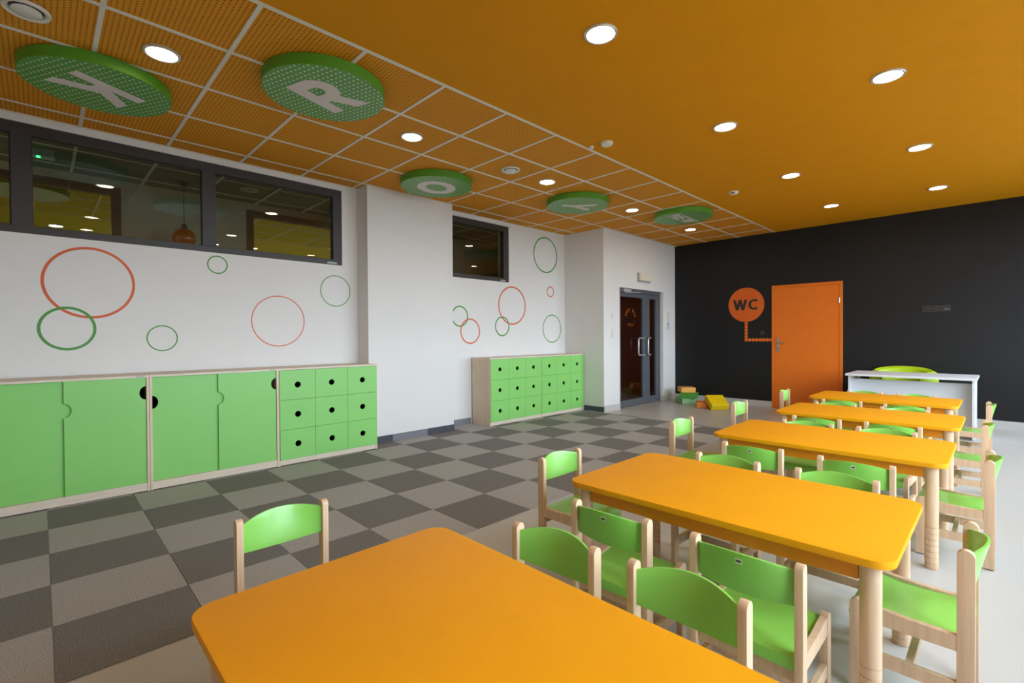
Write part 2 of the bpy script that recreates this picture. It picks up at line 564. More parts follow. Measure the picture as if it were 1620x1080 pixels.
# ------------------------------------------------------------------ lettering
def glyph(ch, t):
    """strokes on a box of height 1: d = diagonal with level cuts, h = bar, a = arc"""
    h = t / 2
    G = {'K': [('d', h, 0, h, 1), ('d', .17, .36, .58, 1), ('d', .30, .56, .66, 0)],
         'R': [('d', h, 0, h, 1), ('h', h, .36, 1 - h), ('h', h, .36, .45), ('a', .36, .725 - h / 2, .275 - h / 2, .275 - h / 2, -90, 90), ('d', .36, .46, .66, 0)],
         'O': [('a', .45, .5, .45 - h, .5 - h, 0, 360)],
         'Y': [('d', .36, 0, .36, .46), ('d', .36, .36, .07, 1), ('d', .36, .36, .65, 1)],
         'N': [('d', h, 0, h, 1), ('d', h, 1, .66 - h, 0), ('d', .66 - h, 0, .66 - h, 1)],
         'E': [('d', h, 0, h, 1), ('h', h, .52, h), ('h', h, .48, .5), ('h', h, .52, 1 - h)],
         'W': [('d', .08, 1, .27, 0), ('d', .27, 0, .46, 1), ('d', .46, 1, .65, 0), ('d', .65, 0, .84, 1)],
         'C': [('a', .44, .5, .44 - h, .5 - h, 48, 312)],
         'T': [('d', .3, 0, .3, 1), ('h', 0, .6, 1 - h)],
         'A': [('d', .06, 0, .32, 1), ('d', .58, 0, .32, 1), ('h', .16, .48, .3)],
         'L': [('d', h, 0, h, 1), ('h', h, .5, h)]}
    wd = {'K': .66, 'R': .66, 'O': .9, 'Y': .72, 'N': .66, 'E': .52, 'W': .92, 'C': .78, 'T': .6, 'A': .64, 'L': .5}
    return G[ch], wd[ch]


def letter_bm(bm, ch, t, fn, d0, d1):
    st, w = glyph(ch, t)
    for q_, s in enumerate(st):
        e0, e1 = (d0 - .00025 * q_, d1) if abs(d0) > abs(d1) else (d0, d1 + .00025 * q_)
        if s[0] == 'd':
            _, x1, y1, x2, y2 = s
            hw = t / 2 * math.hypot(x2 - x1, y2 - y1) / abs(y2 - y1)
            prism(bm, [(x1 - hw, y1), (x1 + hw, y1), (x2 + hw, y2), (x2 - hw, y2)], fn, e0, e1)
        elif s[0] == 'h':
            _, x1, x2, y = s
            prism(bm, [(x1, y - t / 2), (x2, y - t / 2), (x2, y + t / 2), (x1, y + t / 2)], fn, e0, e1)
        else:
            _, cx, cy, rx, ry, a0, a1 = s
            o = arc(cx, cy, rx + t / 2, ry + t / 2, a0, a1, 32)
            i = arc(cx, cy, rx - t / 2, ry - t / 2, a0, a1, 32)
            for k in range(32):
                prism(bm, [o[k], o[k + 1], i[k + 1], i[k]], fn, e0, e1)
    return w


# ------------------------------------------------------------------ ceiling discs
DR, DT = 0.40, 0.072


def ceiling_disc(cx, cy, word, up, size, t, label, cen=None, gap=0.1, xs=1.0):
    root = thing('ceiling_disc', label, 'ceiling disc', (cx, cy, CZ - 0.001), 0, 'green letter discs on the ceiling')
    bm = bmesh.new()
    lathe(bm, [(DR - .004, -DT), (DR, -DT + .004), (DR, 0)], 72)
    for f in bm.faces:
        if all(abs(v.co.z + DT) < 1e-5 for v in f.verts):
            f.material_index = 1
    u = Vector((up[0], up[1])).normalized()
    obj('disc_panel', bm, ['disc_green', 'disc_face'], root, smooth=True, rz=math.atan2(u.x, -u.y))
    r = Vector((-u.y, u.x))            # reading direction for someone looking up from below
    cc = Vector(cen) - Vector((cx, cy)) if cen else Vector((0, 0))
    tot = sum(glyph(c, t)[1] for c in word) + gap * (len(word) - 1)
    x = -tot / 2
    for c in word:
        def fn(a, b, d, x=x):
            p = cc + r * ((a + x) * size * xs) + u * ((b - .5) * size)
            return (p.x, p.y, d)
        bm = bmesh.new()
        w = letter_bm(bm, c, t, fn, -DT - .0025, -DT + .001)
        obj('letter', bm, 'letter', root)
        x += w + gap
    return root


ceiling_disc(-4.31, 0.31, 'K', (-.456, .89), .42, .19, 'green dotted ceiling disc with a white letter K above the long window')
ceiling_disc(-3.33, 1.45, 'R', (.316, -.949), .43, .22, 'green dotted ceiling disc with a white letter R at the plain orange ceiling')
ceiling_disc(-4.50, 3.23, 'O', (.316, -.949), .46, .21, 'green dotted ceiling disc with a white letter O beside the pillar top')
ceiling_disc(-3.89, 5.03, 'Y', (.49, .87), .42, .17, 'green dotted ceiling disc with a white letter Y beyond the pillar')
ceiling_disc(-3.25, 6.67, 'NEW', (1, 0), .195, .155, 'green dotted ceiling disc with the white word NEW near the glass door', gap=.13, xs=1.28)


# ------------------------------------------------------------------ downlights, vents, detectors
def downlight_meshes():
    bm = bmesh.new()
    n = 32
    prof = [(.098, .004), (.098, -.006), (.092, -.011), (.082, -.010), (.077, -.004), (.077, .003)]
    lathe(bm, prof, n, cap=False)
    a = mesh('trim_ring', bm, 'metal_white', smooth=True)
    bm = bmesh.new()
    bm.faces.new([bm.verts.new((.0765 * math.cos(2 * PI * k / n), .0765 * math.sin(2 * PI * k / n), -.0015)) for k in range(n)][::-1])
    b = mesh('lamp_lens', bm, 'lens')   # glows on its underside, the reflector above it is shut in the ceiling
    return a, b


TRIM, LENS = downlight_meshes()
LENS_B = LENS.copy()
LENS_B.materials[0] = M['lens_added']
ORD = ['first', 'second', 'third', 'fourth', 'fifth', 'sixth']


def downlight(x, y, label, grp, lens=None):
    r = thing('downlight', label, 'downlight', (x, y, CZ), 0, grp)
    link('trim_ring', TRIM, r)
    link('lamp_lens', lens or LENS, r)


for k in range(5):
    y = 7.76 - 1.8 * k
    downlight(-3.65, y, 'lit round downlight in perforated tiles, %s from the black wall' % ORD[k], 'downlights in the tile strip')
    downlight(-1.65, y, 'lit round downlight in plain ceiling row beside the tiles, %s from black wall' % ORD[k], 'downlights in the plain ceiling')
    downlight(-0.555, y, 'lit round downlight in plain ceiling row away from tiles, %s from black wall' % ORD[k], 'downlights in the plain ceiling')


for x, nm in ((-1.65, 'beside the tiles'), (-.555, 'away from tiles')):
    downlight(x, -1.24, 'lit round downlight in plain ceiling row %s, sixth from black wall' % nm, 'downlights in the plain ceiling')


def vent(x, y, label):
    r = thing('air_vent', label, 'air vent', (x, y, CZ), 0, 'round ceiling vents')
    bm = bmesh.new()
    lathe(bm, [(.097, .002), (.099, -.006), (.094, -.016), (.078, -.012), (.07, .0)], 40, cap=False)
    obj('vent_ring', bm, 'plastic', r, smooth=True)
    bm = bmesh.new()
    lathe(bm, [(.02, .001), (.058, -.006), (.062, -.014), (.05, -.019), (.0005, -.021)], 40)
    obj('vent_disc', bm, 'plastic', r, smooth=True)
    bm = bmesh.new()
    lathe(bm, [(.08, .0015), (.08, .0005)], 32)
    obj('vent_throat', bm, 'dark_mid', r)


vent(-3.66, -.03, 'round white ceiling air vent beside the K disc')
vent(-3.65, 3.576, 'round white ceiling air vent between the O and Y discs')


def detector(x, y, label, led):
    r = thing('smoke_detector', label, 'smoke detector', (x, y, CZ), 0, 'ceiling detectors')
    bm = bmesh.new()
    lathe(bm, [(.056, .001), (.056, -.009), (.054, -.012)], 32)
    obj('detector_base', bm, 'plastic', r, smooth=True)
    bm = bmesh.new()
    lathe(bm, [(.052, -.012), (.049, -.022), (.036, -.030), (.0005, -.032)], 32)
    obj('detector_cap', bm, 'plastic', r, smooth=True)
    if led:
        bm = bmesh.new()
        box(bm, -.012, .022, -.053, -.044, -.026, -.018)
        obj('sensor_slot', bm, 'dark_mid', r)


detector(-2.54, 3.72, 'round white smoke detector on plain ceiling beside a small sensor', False)
detector(-2.33, 6.13, 'white smoke detector with dark slot on plain ceiling near black wall', True)
bm = bmesh.new()
lathe(bm, [(.022, .001), (.022, -.012), (.014, -.022), (.0005, -.024)], 20)
tag(obj('ceiling_sensor', bm, 'plastic', loc=(-2.69, 3.69, CZ - .0012), smooth=True), 'tiny white round sensor at the tile edge beside a smoke detector', 'sensor')


# ------------------------------------------------------------------ ring decals on the left wall
def ring(yc, zc, ro, wdt, mat, label, order=0, clip=None):
    n = 72
    bm = bmesh.new()
    if clip is None:
        ring_prism(bm, arc(0, 0, ro, ro, 0, 360 - 360 / n, n - 1), arc(0, 0, ro - wdt, ro - wdt, 0, 360 - 360 / n, n - 1), YZ(0), 0.0002, 0.0010 + 0.0006 * order)
    else:
        o = arc(0, 0, ro, ro, -clip, clip, n)
        i = arc(0, 0, ro - wdt, ro - wdt, -clip, clip, n)
        for k in range(n):
            prism(bm, [o[k], o[k + 1], i[k + 1], i[k]], YZ(0), 0.0002, 0.0010 + 0.0006 * order)
    tag(obj('ring_decal', bm, mat, loc=(WL, yc, zc)), label, 'wall decal', 'coloured rings on the white wall')


ring(.310, 1.732, .301, .021, 'ring_orange', 'bold large orange ring decal above a sliding door cabinet, crossed by a thick green ring')
ring(.165, 1.346, .181, .021, 'ring_green', 'thick green ring decal crossing the large orange ring above a sliding door cabinet', 1)
ring(1.254, 1.979, .0895, .012, 'ring_green', 'small green ring decal right under the long window frame')
ring(.804, 1.262, .119, .011, 'ring_green', 'small pale green ring decal low over the sliding door cabinets')
ring(1.820, 1.437, .270, .010, 'ring_orange', 'thin orange ring decal alone over the sliding door cabinets')
ring(2.447, 1.796, .180, .010, 'ring_green', 'thin green ring decal under the window corner beside the pillar')
ring(6.100, 2.625, .301, 0.0216, 'ring_green', 'large green ring decal high up between the small window and the door block')
ring(5.307, 1.743, .301, 0.0204, 'ring_orange', 'large orange ring decal under the small window, over a green ring')
ring(5.088, 1.415, .152, 0.0192, 'ring_green', 'small green ring decal crossing the large orange ring under the small window', 1)
ring(6.218, 2.015, .092, 0.0168, 'ring_orange', 'tiny orange ring decal under the high large green ring')
ring(6.258, 1.387, .240, 0.0156, 'ring_green', 'medium green ring decal low above the drawer cabinets by the door block')
ring(4.262, 1.550, .150, 0.0192, 'ring_green', 'green ring decal half hidden behind the pillar, over an orange ring')
ring(4.451, 1.338, .183, 0.0180, 'ring_orange', 'medium orange ring decal beside the pillar crossing a green ring', 1)


# ------------------------------------------------------------------ storage cabinets
CH = 0.953


def cabinet_carcass(root, Wd, depth):
    """local: x = 0 wall side .. depth at the front, y = 0..Wd, z up"""
    t = 0.018
    bobj('side_panel', (.022, depth, 0.0006, t, 0, CH - t), 'maple', root, 0.001)
    bobj('side_panel', (.022, depth, Wd - t, Wd - .0006, 0, CH - t), 'maple', root, 0.001)
    bobj('top_panel', (.022, depth + .002, .0006, Wd - .0006, CH - t, CH), 'beech_h', root, 0.001)
    bobj('bottom_panel', (.022, depth - .004, t, Wd - t, .052, .068), 'beech_h', root, 0.0005)
    bobj('kick_board', (depth - .02, depth - .006, t, Wd - t, 0.004, .052), 'beech_h', root)
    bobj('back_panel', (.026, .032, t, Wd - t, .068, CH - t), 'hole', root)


def notch_door(bm, y0, y1, z0, z1, x0, x1, nl, nr, r=.055):
    """door slab with a half round finger notch in its left and right edge"""
    pts = [(y0, z0), (y1, z0)]
    if nr:
        pts += [(y1 + r * .8 * math.cos(math.radians(a)), nr + r * math.sin(math.radians(a))) for a in range(270, 89, -15)]
    pts += [(y1, z1), (y0, z1)]
    if nl:
        pts += [(y0 + r * .8 * math.cos(math.radians(a)), nl + r * math.sin(math.radians(a))) for a in range(90, -91, -15)]
    prism(bm, pts, YZ(0), x0, x1)


def sliding_cabinet(y0, y1, label):
    Wd, dep = y1 - y0, 0.478
    r = thing('sliding_door_cabinet', label, 'cabinet', (WL, y0, 0.0055), 0, 'green storage cabinets on the left wall')
    cabinet_carcass(r, Wd, dep)
    mid = Wd / 2 - .005
    bm = bmesh.new()
    notch_door(bm, .019, mid + .06, .0685, CH - .0185, dep - .046, dep - .030, .722, None)
    obj('sliding_door', bm, 'cab_green', r, 0.0012)
    bm = bmesh.new()
    notch_door(bm, mid, Wd - .020, .0685, CH - .0185, dep - .026, dep - .010, .712, .808)
    obj('sliding_door', bm, 'cab_green', r, 0.0012)
    bobj('maker_plate', (dep + .002, dep + .0026, Wd - .085, Wd - .03, CH - .013, CH - .005), 'grey_plastic', r)


def drawer_meshes(w, h):
    bm = bmesh.new()
    n = 40
    rh = .030
    hw, hh = w / 2, h / 2
    outer, inner = [], []
    for k in range(n):
        a = 2 * PI * k / n + PI / 4
        c, s = math.cos(a), math.sin(a)
        q = max(abs(c) / hw, abs(s) / hh)
        inner.append((rh * c, rh * s))
        outer.append((c / q, s / q))
    # snap the four corner samples exactly to the rectangle's corners
    for sx in (-1, 1):
        for sy in (-1, 1):
            i = min(range(n), key=lambda k: (outer[k][0] - sx * hw) ** 2 + (outer[k][1] - sy * hh) ** 2)
            outer[i] = (sx * hw, sy * hh)
    ring_prism(bm, outer, inner, YZ(0), -.017, 0)
    front = mesh('drawer_front', bm, 'cab_green')
    bm = bmesh.new()
    b = .004
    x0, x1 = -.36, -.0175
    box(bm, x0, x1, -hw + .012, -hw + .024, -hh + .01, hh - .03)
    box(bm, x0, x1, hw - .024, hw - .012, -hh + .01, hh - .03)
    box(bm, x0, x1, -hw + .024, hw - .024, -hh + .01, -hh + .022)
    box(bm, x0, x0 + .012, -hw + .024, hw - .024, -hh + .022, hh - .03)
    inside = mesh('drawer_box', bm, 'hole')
    return front, inside


def drawer_cabinet(y0, y1, label, dep):
    Wd = y1 - y0
    r = thing('drawer_cabinet', label, 'cabinet', (WL, y0, 0.0055), 0, 'green storage cabinets on the left wall')
    cabinet_carcass(r, Wd, dep)
    zb, zt = .055, CH - .019
    pw, ph = (Wd - .014) / 3, (zt - zb) / 3
    f, b = drawer_meshes(pw - .003, ph - .003)
    for i in range(3):
        for j in range(3):
            d = link('drawer', f, r, (dep + .012, .007 + pw * (i + .5), zb + ph * (j + .5)))
            link('drawer_box', b, d)


sliding_cabinet(-.385, .639, 'green sliding door cabinet under the crossing orange and green rings')
sliding_cabinet(.640, 1.650, 'green sliding door cabinet adjoining a green drawer cabinet')
drawer_cabinet(1.651, 2.702, 'green nine drawer cabinet between the sliding door cabinet and the pillar', .470)
drawer_cabinet(4.462, 5.521, 'green nine drawer cabinet beyond the pillar, its pale wooden side showing', .408)
drawer_cabinet(5.522, 6.588, 'green nine drawer cabinet pushed against the door block', .408)

# ------------------------------------------------------------------ glass double door
dr = struct(link('door_1', None, None, (AX - .06, D1[0], 0)), 'grey framed glass double door with mirrored decal')
DW, DH = D1[1] - D1[0], D1[2]
for a in ((-.06, 0, .002, .048, .002, DH - .002), (-.06, 0, DW - .048, DW - .002, .002, DH - .002), (-.06, 0, .048, DW - .048, DH - .07, DH - .002)):
    bobj('door_frame', a, 'door_grey', dr, .002)


def leaf(y0, y1, g0, g1, hy, lat):
    z0, z1, gz0, gz1 = .008, DH - .073, .125, DH - .145
    bm = bmesh.new()
    ring_prism(bm, [(y0, z0), (y1, z0), (y1, z1), (y0, z1)], [(g0, gz0), (g1, gz0), (g1, gz1), (g0, gz1)], YZ(0), -.055, -.006)
    lf = obj('door_leaf', bm, 'door_grey', dr, .002)
    bobj('pane', (-.034, -.027, g0, g1, gz0, gz1), 'door_glass', lf)
    bm = bmesh.new()
    ya = hy - lat
    pts = [(-.006, hy, 1.215), (.030, hy - .01, 1.215), (.040, hy - .05, 1.215), (.042, ya + .03, 1.212), (.043, ya + .008, 1.203), (.043, ya, 1.18),
           (.043, ya, .94), (.043, ya + .008, .917), (.042, ya + .03, .908), (.040, hy - .05, .905), (.030, hy - .01, .905), (-.006, hy, .905)]
    tube(bm, pts, .0135, 12)
    h = obj('handle', bm, 'metal_white', lf, smooth=True)
    h['label'] = 'pale metal pull handle'
    return lf


leaf(.052, .990, .130, .862, .885, .25)
leaf(.994, DW - .052, 1.106, 1.335, 1.09, .12)
bm = bmesh.new()
box(bm, .0, .045, .16, .40, DH - .066, DH - .008)
cl = obj('door_closer', bm, 'grey_plastic', dr, .004)
bm = bmesh.new()
tube(bm, [(.03, .21, DH - .076), (.035, .23, DH - .078), (.03, .50, DH - .06), (.02, .74, DH - .045)], .009, 8)
obj('closer_arm', bm, 'metal_white', cl, smooth=True)
# decal printed on the far side of the glass, so its letters read backwards from here
dx = -.0345
seen = 'KROY WEN'
for k, c in enumerate(seen):
    if c == ' ':
        continue
    ang = math.radians(158 - 136 * k / (len(seen) - 1))
    R_ = .165
    cy_, cz_ = .490 + R_ * math.cos(ang), 1.56 + R_ * math.sin(ang)
    rot = ang - PI / 2
    sz = .062
    bm = bmesh.new()
    w = glyph(c, .2)[1]

    def fn(a, b, d, w=w, cy_=cy_, cz_=cz_, rot=rot, sz=sz):
        a2, b2 = -(a - w / 2) * sz, (b - .5) * sz
        return (dx - d, cy_ + a2 * math.cos(rot) - b2 * math.sin(rot), cz_ + a2 * math.sin(rot) + b2 * math.cos(rot))
    letter_bm(bm, c, .2, fn, 0.0005, .0012)
    obj('decal_letter', bm, 'decal', dr)
for k in range(4):
    bm = bmesh.new()
    yc = .37 + .08 * k
    prism(bm, rrect(yc - .026, yc + .026, 1.495, 1.565, .015), YZ(dx), -.0012, -.0005)
    obj('decal_figure', bm, 'dark', dr)
bobj('decal_line', (dx - .0012, dx - .0005, .33, .65, 1.476, 1.481), 'wc_orange', dr)
for k, c in enumerate('TOALY'):
    bm = bmesh.new()
    w = glyph(c, .22)[1]

    def fn(a, b, d, k=k, w=w):
        return (dx - d, .415 + .040 * k - (a - w / 2) * .045, 1.43 + b * .045)
    letter_bm(bm, c, .22, fn, .0005, .0012)
    obj('decal_letter', bm, 'decal', dr)

# ------------------------------------------------------------------ orange WC door
d2 = struct(link('door_2', None, None, (D2[0], WB, 0)), 'plain orange door in the black wall')
w2, h2 = D2[1] - D2[0], D2[2]
for a in ((.001, .045, -.014, .06, 0.002, h2 - .001), (w2 - .045, w2 - .001, -.014, .06, 0.002, h2 - .001), (.045, w2 - .045, -.014, .06, h2 - .045, h2 - .001)):
    bobj('door_frame', a, 'door_orange', d2, .003)
lf = bobj('door_leaf', (.047, w2 - .047, -.008, .034, .006, h2 - .047), 'door_orange', d2, .003)
hp = bobj('handle_plate', (.078, .118, -.016, -.008, .965, 1.205), 'steel', lf, .004)
bm = bmesh.new()
tube(bm, [(.098, -.016, 1.122), (.098, -.055, 1.122), (.105, -.062, 1.122), (.215, -.062, 1.120)], .0095, 10)
obj('lever', bm, 'steel', hp, smooth=True)
bm = bmesh.new()
tube(bm, [(.098, -.014, 1.02), (.098, -.019, 1.02)], .010, 12)
obj('keyhole', bm, 'dark', hp)
for z in (1.80, .25):
    bm = bmesh.new()
    tube(bm, [(w2 - .047, -.016, z - .04), (w2 - .047, -.016, z + .04)], .009, 10)
    obj('hinge', bm, 'steel', lf, smooth=True)

# WC sign: dotted disc and a trail of dots
wc = thing('wc_sign', 'orange dotted WC disc sign with a dot trail beside the orange door', 'sign', (-3.228, WB, 1.80))
XZ = lambda a, b, d: (a, -d, b)
bm = bmesh.new()
prism(bm, arc(0, 0, .306, .306, 0, 357, 71), XZ, .0003, .002)
obj('sign_disc', bm, 'wc_face', wc)
x = -.222
for c in 'WC':
    bm = bmesh.new()
    w = letter_bm(bm, c, .185, (lambda a, b, d, x=x: (x + a * (.262 if c == 'W' else .225), -d, -.094 + b * .188)), .0015, .003)
    obj('letter', bm, 'dark', wc)
    x += w * .262 + .022
for k in range(5):
    bm = bmesh.new()
    prism(bm, arc(.003, -.336 - .0585 * k, .0295, .0295, 0, 345, 23), XZ, .0003, .0016)
    obj('trail_dot', bm, 'wc_orange', wc)
for k in range(8):
    bm = bmesh.new()
    xx = .003 + .0585 * k
    r_ = .0295
    if k == 7:
        prism(bm, [(xx - r_, -.628)] + arc(xx, -.628, r_, r_, 180, 90, 6)[1:] + [(.427, -.628 + r_ * .95), (.427, -.628 - r_ * .95)] + arc(xx, -.628, r_, r_, 270, 180, 6)[:-1], XZ, .0003, .0016)
    else:
        prism(bm, arc(xx, -.628, r_, r_, 0, 345, 23), XZ, .0003, .0016)
    obj('trail_dot', bm, 'wc_orange', wc)

# sockets on the black wall
sp = thing('socket_strip', 'dark strip of four wall sockets on the black wall above the desk', 'socket', (-.662, WB, 1.615))
bobj('backplate', (-.15, .15, -.009, -.0005, -.042, .042), 'dark_mid', sp, .003)
for k in range(4):
    xx = -.112 + .0747 * k
    s = bobj('socket', (xx - .031, xx + .031, -.012, -.009, -.032, .032), 'dark', sp, .002)
    if k < 2:
        bm = bmesh.new()
        prism(bm, arc(xx, 0, .021, .021, 0, 345, 23), XZ, .012, .0125)
        obj('socket_well', bm, 'hole', s)
        bobj('earth_pin', (xx - .012, xx + .012, -.0145, -.0125, -.002, .003), 'steel', s)
    elif k == 3:
        bobj('port_cover', (xx - .024, xx + .024, -.014, -.012, -.016, -.008), 'steel', s)
ls = thing('light_switch', 'small black square light switch beside the orange door', 'switch', (-2.951, WB, 1.297))
bobj('switch_plate', (-.042, .042, -.008, -.0005, -.042, .042), 'dark', ls, .003)
bobj('rocker', (-.026, .026, -.012, -.008, -.026, .026), 'dark_mid', ls, .002)

# fittings on the entrance wall
em = thing('emergency_light', 'cream emergency light box above the glass door', 'emergency light', (AX, 7.84, 2.30))
bobj('lamp_base', (.0005, .03, -.205, .205, -.075, .085), 'grey_plastic', em, .004)
bobj('lamp_cover', (.03, .062, -.195, .215, -.055, .08), 'cream', em, .01)
for k in range(4):
    bobj('cover_rib', (.062, .065, -.15, .17, -.035 + .028 * k, -.025 + .028 * k), 'cream', em, .001)
ip = thing('intercom_phone', 'white wall intercom handset beside the glass door', 'intercom', (AX, 8.74, 1.60))
bobj('intercom_base', (.0005, .028, -.045, .05, -.105, .11), 'plastic', ip, .006)
bobj('handset', (.028, .062, -.04, .0, -.11, .115), 'plastic', ip, .012)
bm = bmesh.new()
tube(bm, [(.04, -.02, -.108), (.04, -.022, -.15), (.03, 0, -.22), (.02, .02, -.16), (.014, .012, -.104)], .004, 6)
obj('handset_cord', bm, 'grey_plastic', ip, smooth=True)
for k in range(2):
    bobj('call_button', (.028, .031, .014, .042, -.02 + .045 * k, .01 + .045 * k), 'grey_plastic', ip, .001)
for nm, z0, z1, nn in (('upper single', 1.557, 1.642, 1), ('lower double', 1.215, 1.378, 2)):
    s = thing('light_switch', 'white %s light switch plate beside the glass door' % nm.split()[1], 'switch', (AX, 6.853, (z0 + z1) / 2))
    h = (z1 - z0) / 2
    bobj('switch_plate', (.0005, .009, -.042, .042, -h, h), 'plastic', s, .002)
    for k in range(nn):
        zc = 0 if nn == 1 else (-.04 + .08 * k)
        bobj('rocker', (.009, .013, -.026, .026, zc - .026, zc + .026), 'plastic', s, .002)

# ------------------------------------------------------------------ tables
TW, TD, TH = 1.228, 0.775, 0.575


def table_meshes():
    d = {}
    bm = bmesh.new()
    prism(bm, rrect(-TW / 2, TW / 2, -TD / 2, TD / 2, .065, 8), XY, TH - .025, TH)
    d['table_top'] = mesh('table_top', bm, 'table_orange', .004, True, 2)
    bm = bmesh.new()
    prof = [(.027, 0), (.0295, .003)]
    for k in range(7):
        z = .030 + .032 * k
        prof += [(.0295, z - .0016), (.0262, z - .0010), (.0262, z + .0010), (.0295, z + .0016)]
    prof += [(.0295, TH - .0255)]
    lathe(bm, prof, 24)
    d['leg'] = mesh('leg', bm, 'beech', 0, True)
    bm = bmesh.new()
    L = TW / 2 - .097
    box(bm, -L, L, -.009, .009, TH - .092, TH - .0255)
    d['apl'] = mesh('apron', bm, 'apron_orange', .001)
    bm = bmesh.new()
    L = TD / 2 - .097
    box(bm, -.009, .009, -L, L, TH - .092, TH - .0255)
    d['aps'] = mesh('apron', bm, 'apron_orange', .001)
    return d


TM = table_meshes()
TABLES = [(-.821, .642), (-.835, 2.166), (-.813, 3.727), (-.826, 5.083), (-.903, 6.46)]
TL = ['fifth orange table from the white desk, farthest from the black wall',
      'fourth orange table from the white desk, legs of beech', 'third orange table from the white desk, midway along the row',
      'second orange table from the white desk', 'orange table standing next to the white desk']
for (x, y), lb in zip(TABLES, TL):
    r = thing('table', lb, 'table', (x, y, 0.0005), 0, 'orange tables in a row')
    link('table_top', TM['table_top'], r)
    for sx in (-1, 1):
        for sy in (-1, 1):
            link('leg', TM['leg'], r, (sx * (TW / 2 - .066), sy * (TD / 2 - .066), 0))
    for s in (-1, 1):
        link('apron', TM['apl'], r, (0, s * (TD / 2 - .066), 0))
        link('apron', TM['aps'], r, (s * (TW / 2 - .066), 0, 0))


# ------------------------------------------------------------------ chairs (local: rear posts at y = 0, facing +y)
def chair_meshes():
    d = {}
    cx, pw, pt = .160, .0215, .012
    side = lambda x: (lambda a, b, dd: (x + dd, a, b))
    bm = bmesh.new()
    prism(bm, [(-pw, .004), (pw, .004)] + arc(0, .582 - pw, pw, pw, 0, 180, 12), side(0), -pt, pt)
    d['post'] = mesh('leg', bm, 'beech', .0025, True, 2)
    bm = bmesh.new()
    prism(bm, [(-.021, .004), (.021, .004)] + arc(-.004, .327 - .025, .025, .025, 0, 90, 6) + [(-.021, .322)], side(0), -pt, pt)
    d['front'] = mesh('leg', bm, 'beech', .0025, True, 2)
    bm = bmesh.new()
    box(bm, -.0105, .0105, -.018, .018, 0, .004)
    d['glide'] = mesh('glide', bm, 'dark')
    bm = bmesh.new()
    prism(bm, [(.0205, .258), (.262, .258), (.262, .320), (.14, .309), (.0205, .307)], side(0), -.0105, .0105)
    d['rail'] = mesh('side_rail', bm, 'beech', .0015)
    bm = bmesh.new()
    box(bm, -.009, .009, .0205, .261, .117, .160)
    d['stretcher'] = mesh('stretcher', bm, 'beech', .0015)
    bm = bmesh.new()
    box(bm, -.150, .150, .128, .150, .119, .158)
    d['cross'] = mesh('cross_stretcher', bm, 'beech', .0015)
    bm = bmesh.new()
    box(bm, -.147, .147, .000, .018, .222, .262)
    d['rear'] = mesh('seat_support', bm, 'beech', .0015)
    # seat: bent plywood shell, turned down at both ends
    prof = [(-.014, .262), (-.014, .288), (-.010, .298), (.002, .3025), (.05, .3005), (.12, .2985), (.19, .302), (.235, .309), (.268, .3115),
            (.290, .306), (.302, .293), (.307, .274), (.308, .258)]
    th = .009
    bm = bmesh.new()
    hw = .1485

    def nrm(i):
        a = Vector(prof[max(i - 1, 0)]); b = Vector(prof[min(i + 1, len(prof) - 1)])
        t = (b - a).normalized()
        return Vector((t.y, -t.x))
    up = [(p[0], p[1]) for p in prof]
    lo = [(p[0] + nrm(i).x * th, p[1] + nrm(i).y * th) for i, p in enumerate(prof)]
    V = {}
    for s in (-1, 1):
        V[s] = ([bm.verts.new((s * hw, a, b)) for a, b in up], [bm.verts.new((s * hw, a, b)) for a, b in lo])
    n = len(prof)
    for i in range(n - 1):
        bm.faces.new((V[-1][0][i], V[1][0][i], V[1][0][i + 1], V[-1][0][i + 1]))
        bm.faces.new((V[-1][1][i], V[-1][1][i + 1], V[1][1][i + 1], V[1][1][i]))
        for s in (-1, 1):
            bm.faces.new((V[s][0][i], V[s][0][i + 1], V[s][1][i + 1], V[s][1][i]))
    for i in (0, n - 1):
        bm.faces.new((V[-1][0][i], V[1][0][i], V[1][1][i], V[-1][1][i]))
    d['seat'] = mesh('seat', bm, 'chair_green', 0, True)
    # backrest: curved panel, taller in the middle
    bm = bmesh.new()
    N, K = 20, 6
    hw = .1485
    F = {}
    for sd, off in ((0, 0.0), (1, -.009)):
        for i in range(N + 1):
            u = -1 + 2 * i / N
            q = 1 - u * u
            for k in range(K + 1):
                z0, z1 = .452 - .010 * q, .557 + .022 * q
                z = z0 + (z1 - z0) * k / K
                F[sd, i, k] = bm.verts.new((u * hw, .006 - (.018 + .032 * k / K) * q + off, z))
    for sd in (0, 1):
        for i in range(N):
            for k in range(K):
                bm.faces.new((F[sd, i, k], F[sd, i + 1, k], F[sd, i + 1, k + 1], F[sd, i, k + 1]))
    for i in range(N):
        for k in (0, K):
            bm.faces.new((F[0, i, k], F[0, i + 1, k], F[1, i + 1, k], F[1, i, k]))
    for k in range(K):
        for i in (0, N):
            bm.faces.new((F[0, i, k], F[0, i, k + 1], F[1, i, k + 1], F[1, i, k]))
    d['backrest'] = mesh('backrest', bm, 'chair_green', .0018, True, 2)
    bm = bmesh.new()
    fs = lambda a, b, dd: (a, .006 - (.018 + .032 * (b - .442) / .137) - .009 - dd, b)
    prism(bm, rrect(-.011, .011, .542, .562, .004, 3), fs, -.0005, .0006)
    prism(bm, [(-.008, .550), (0, .5475), (.008, .550), (.0085, .554), (.002, .557), (0, .5545), (-.0085, .5555)], fs, .0006, .0009, 1)
    d['sticker'] = mesh('sticker', bm, ['sticker', 'dark'])
    return d


CM = chair_meshes()


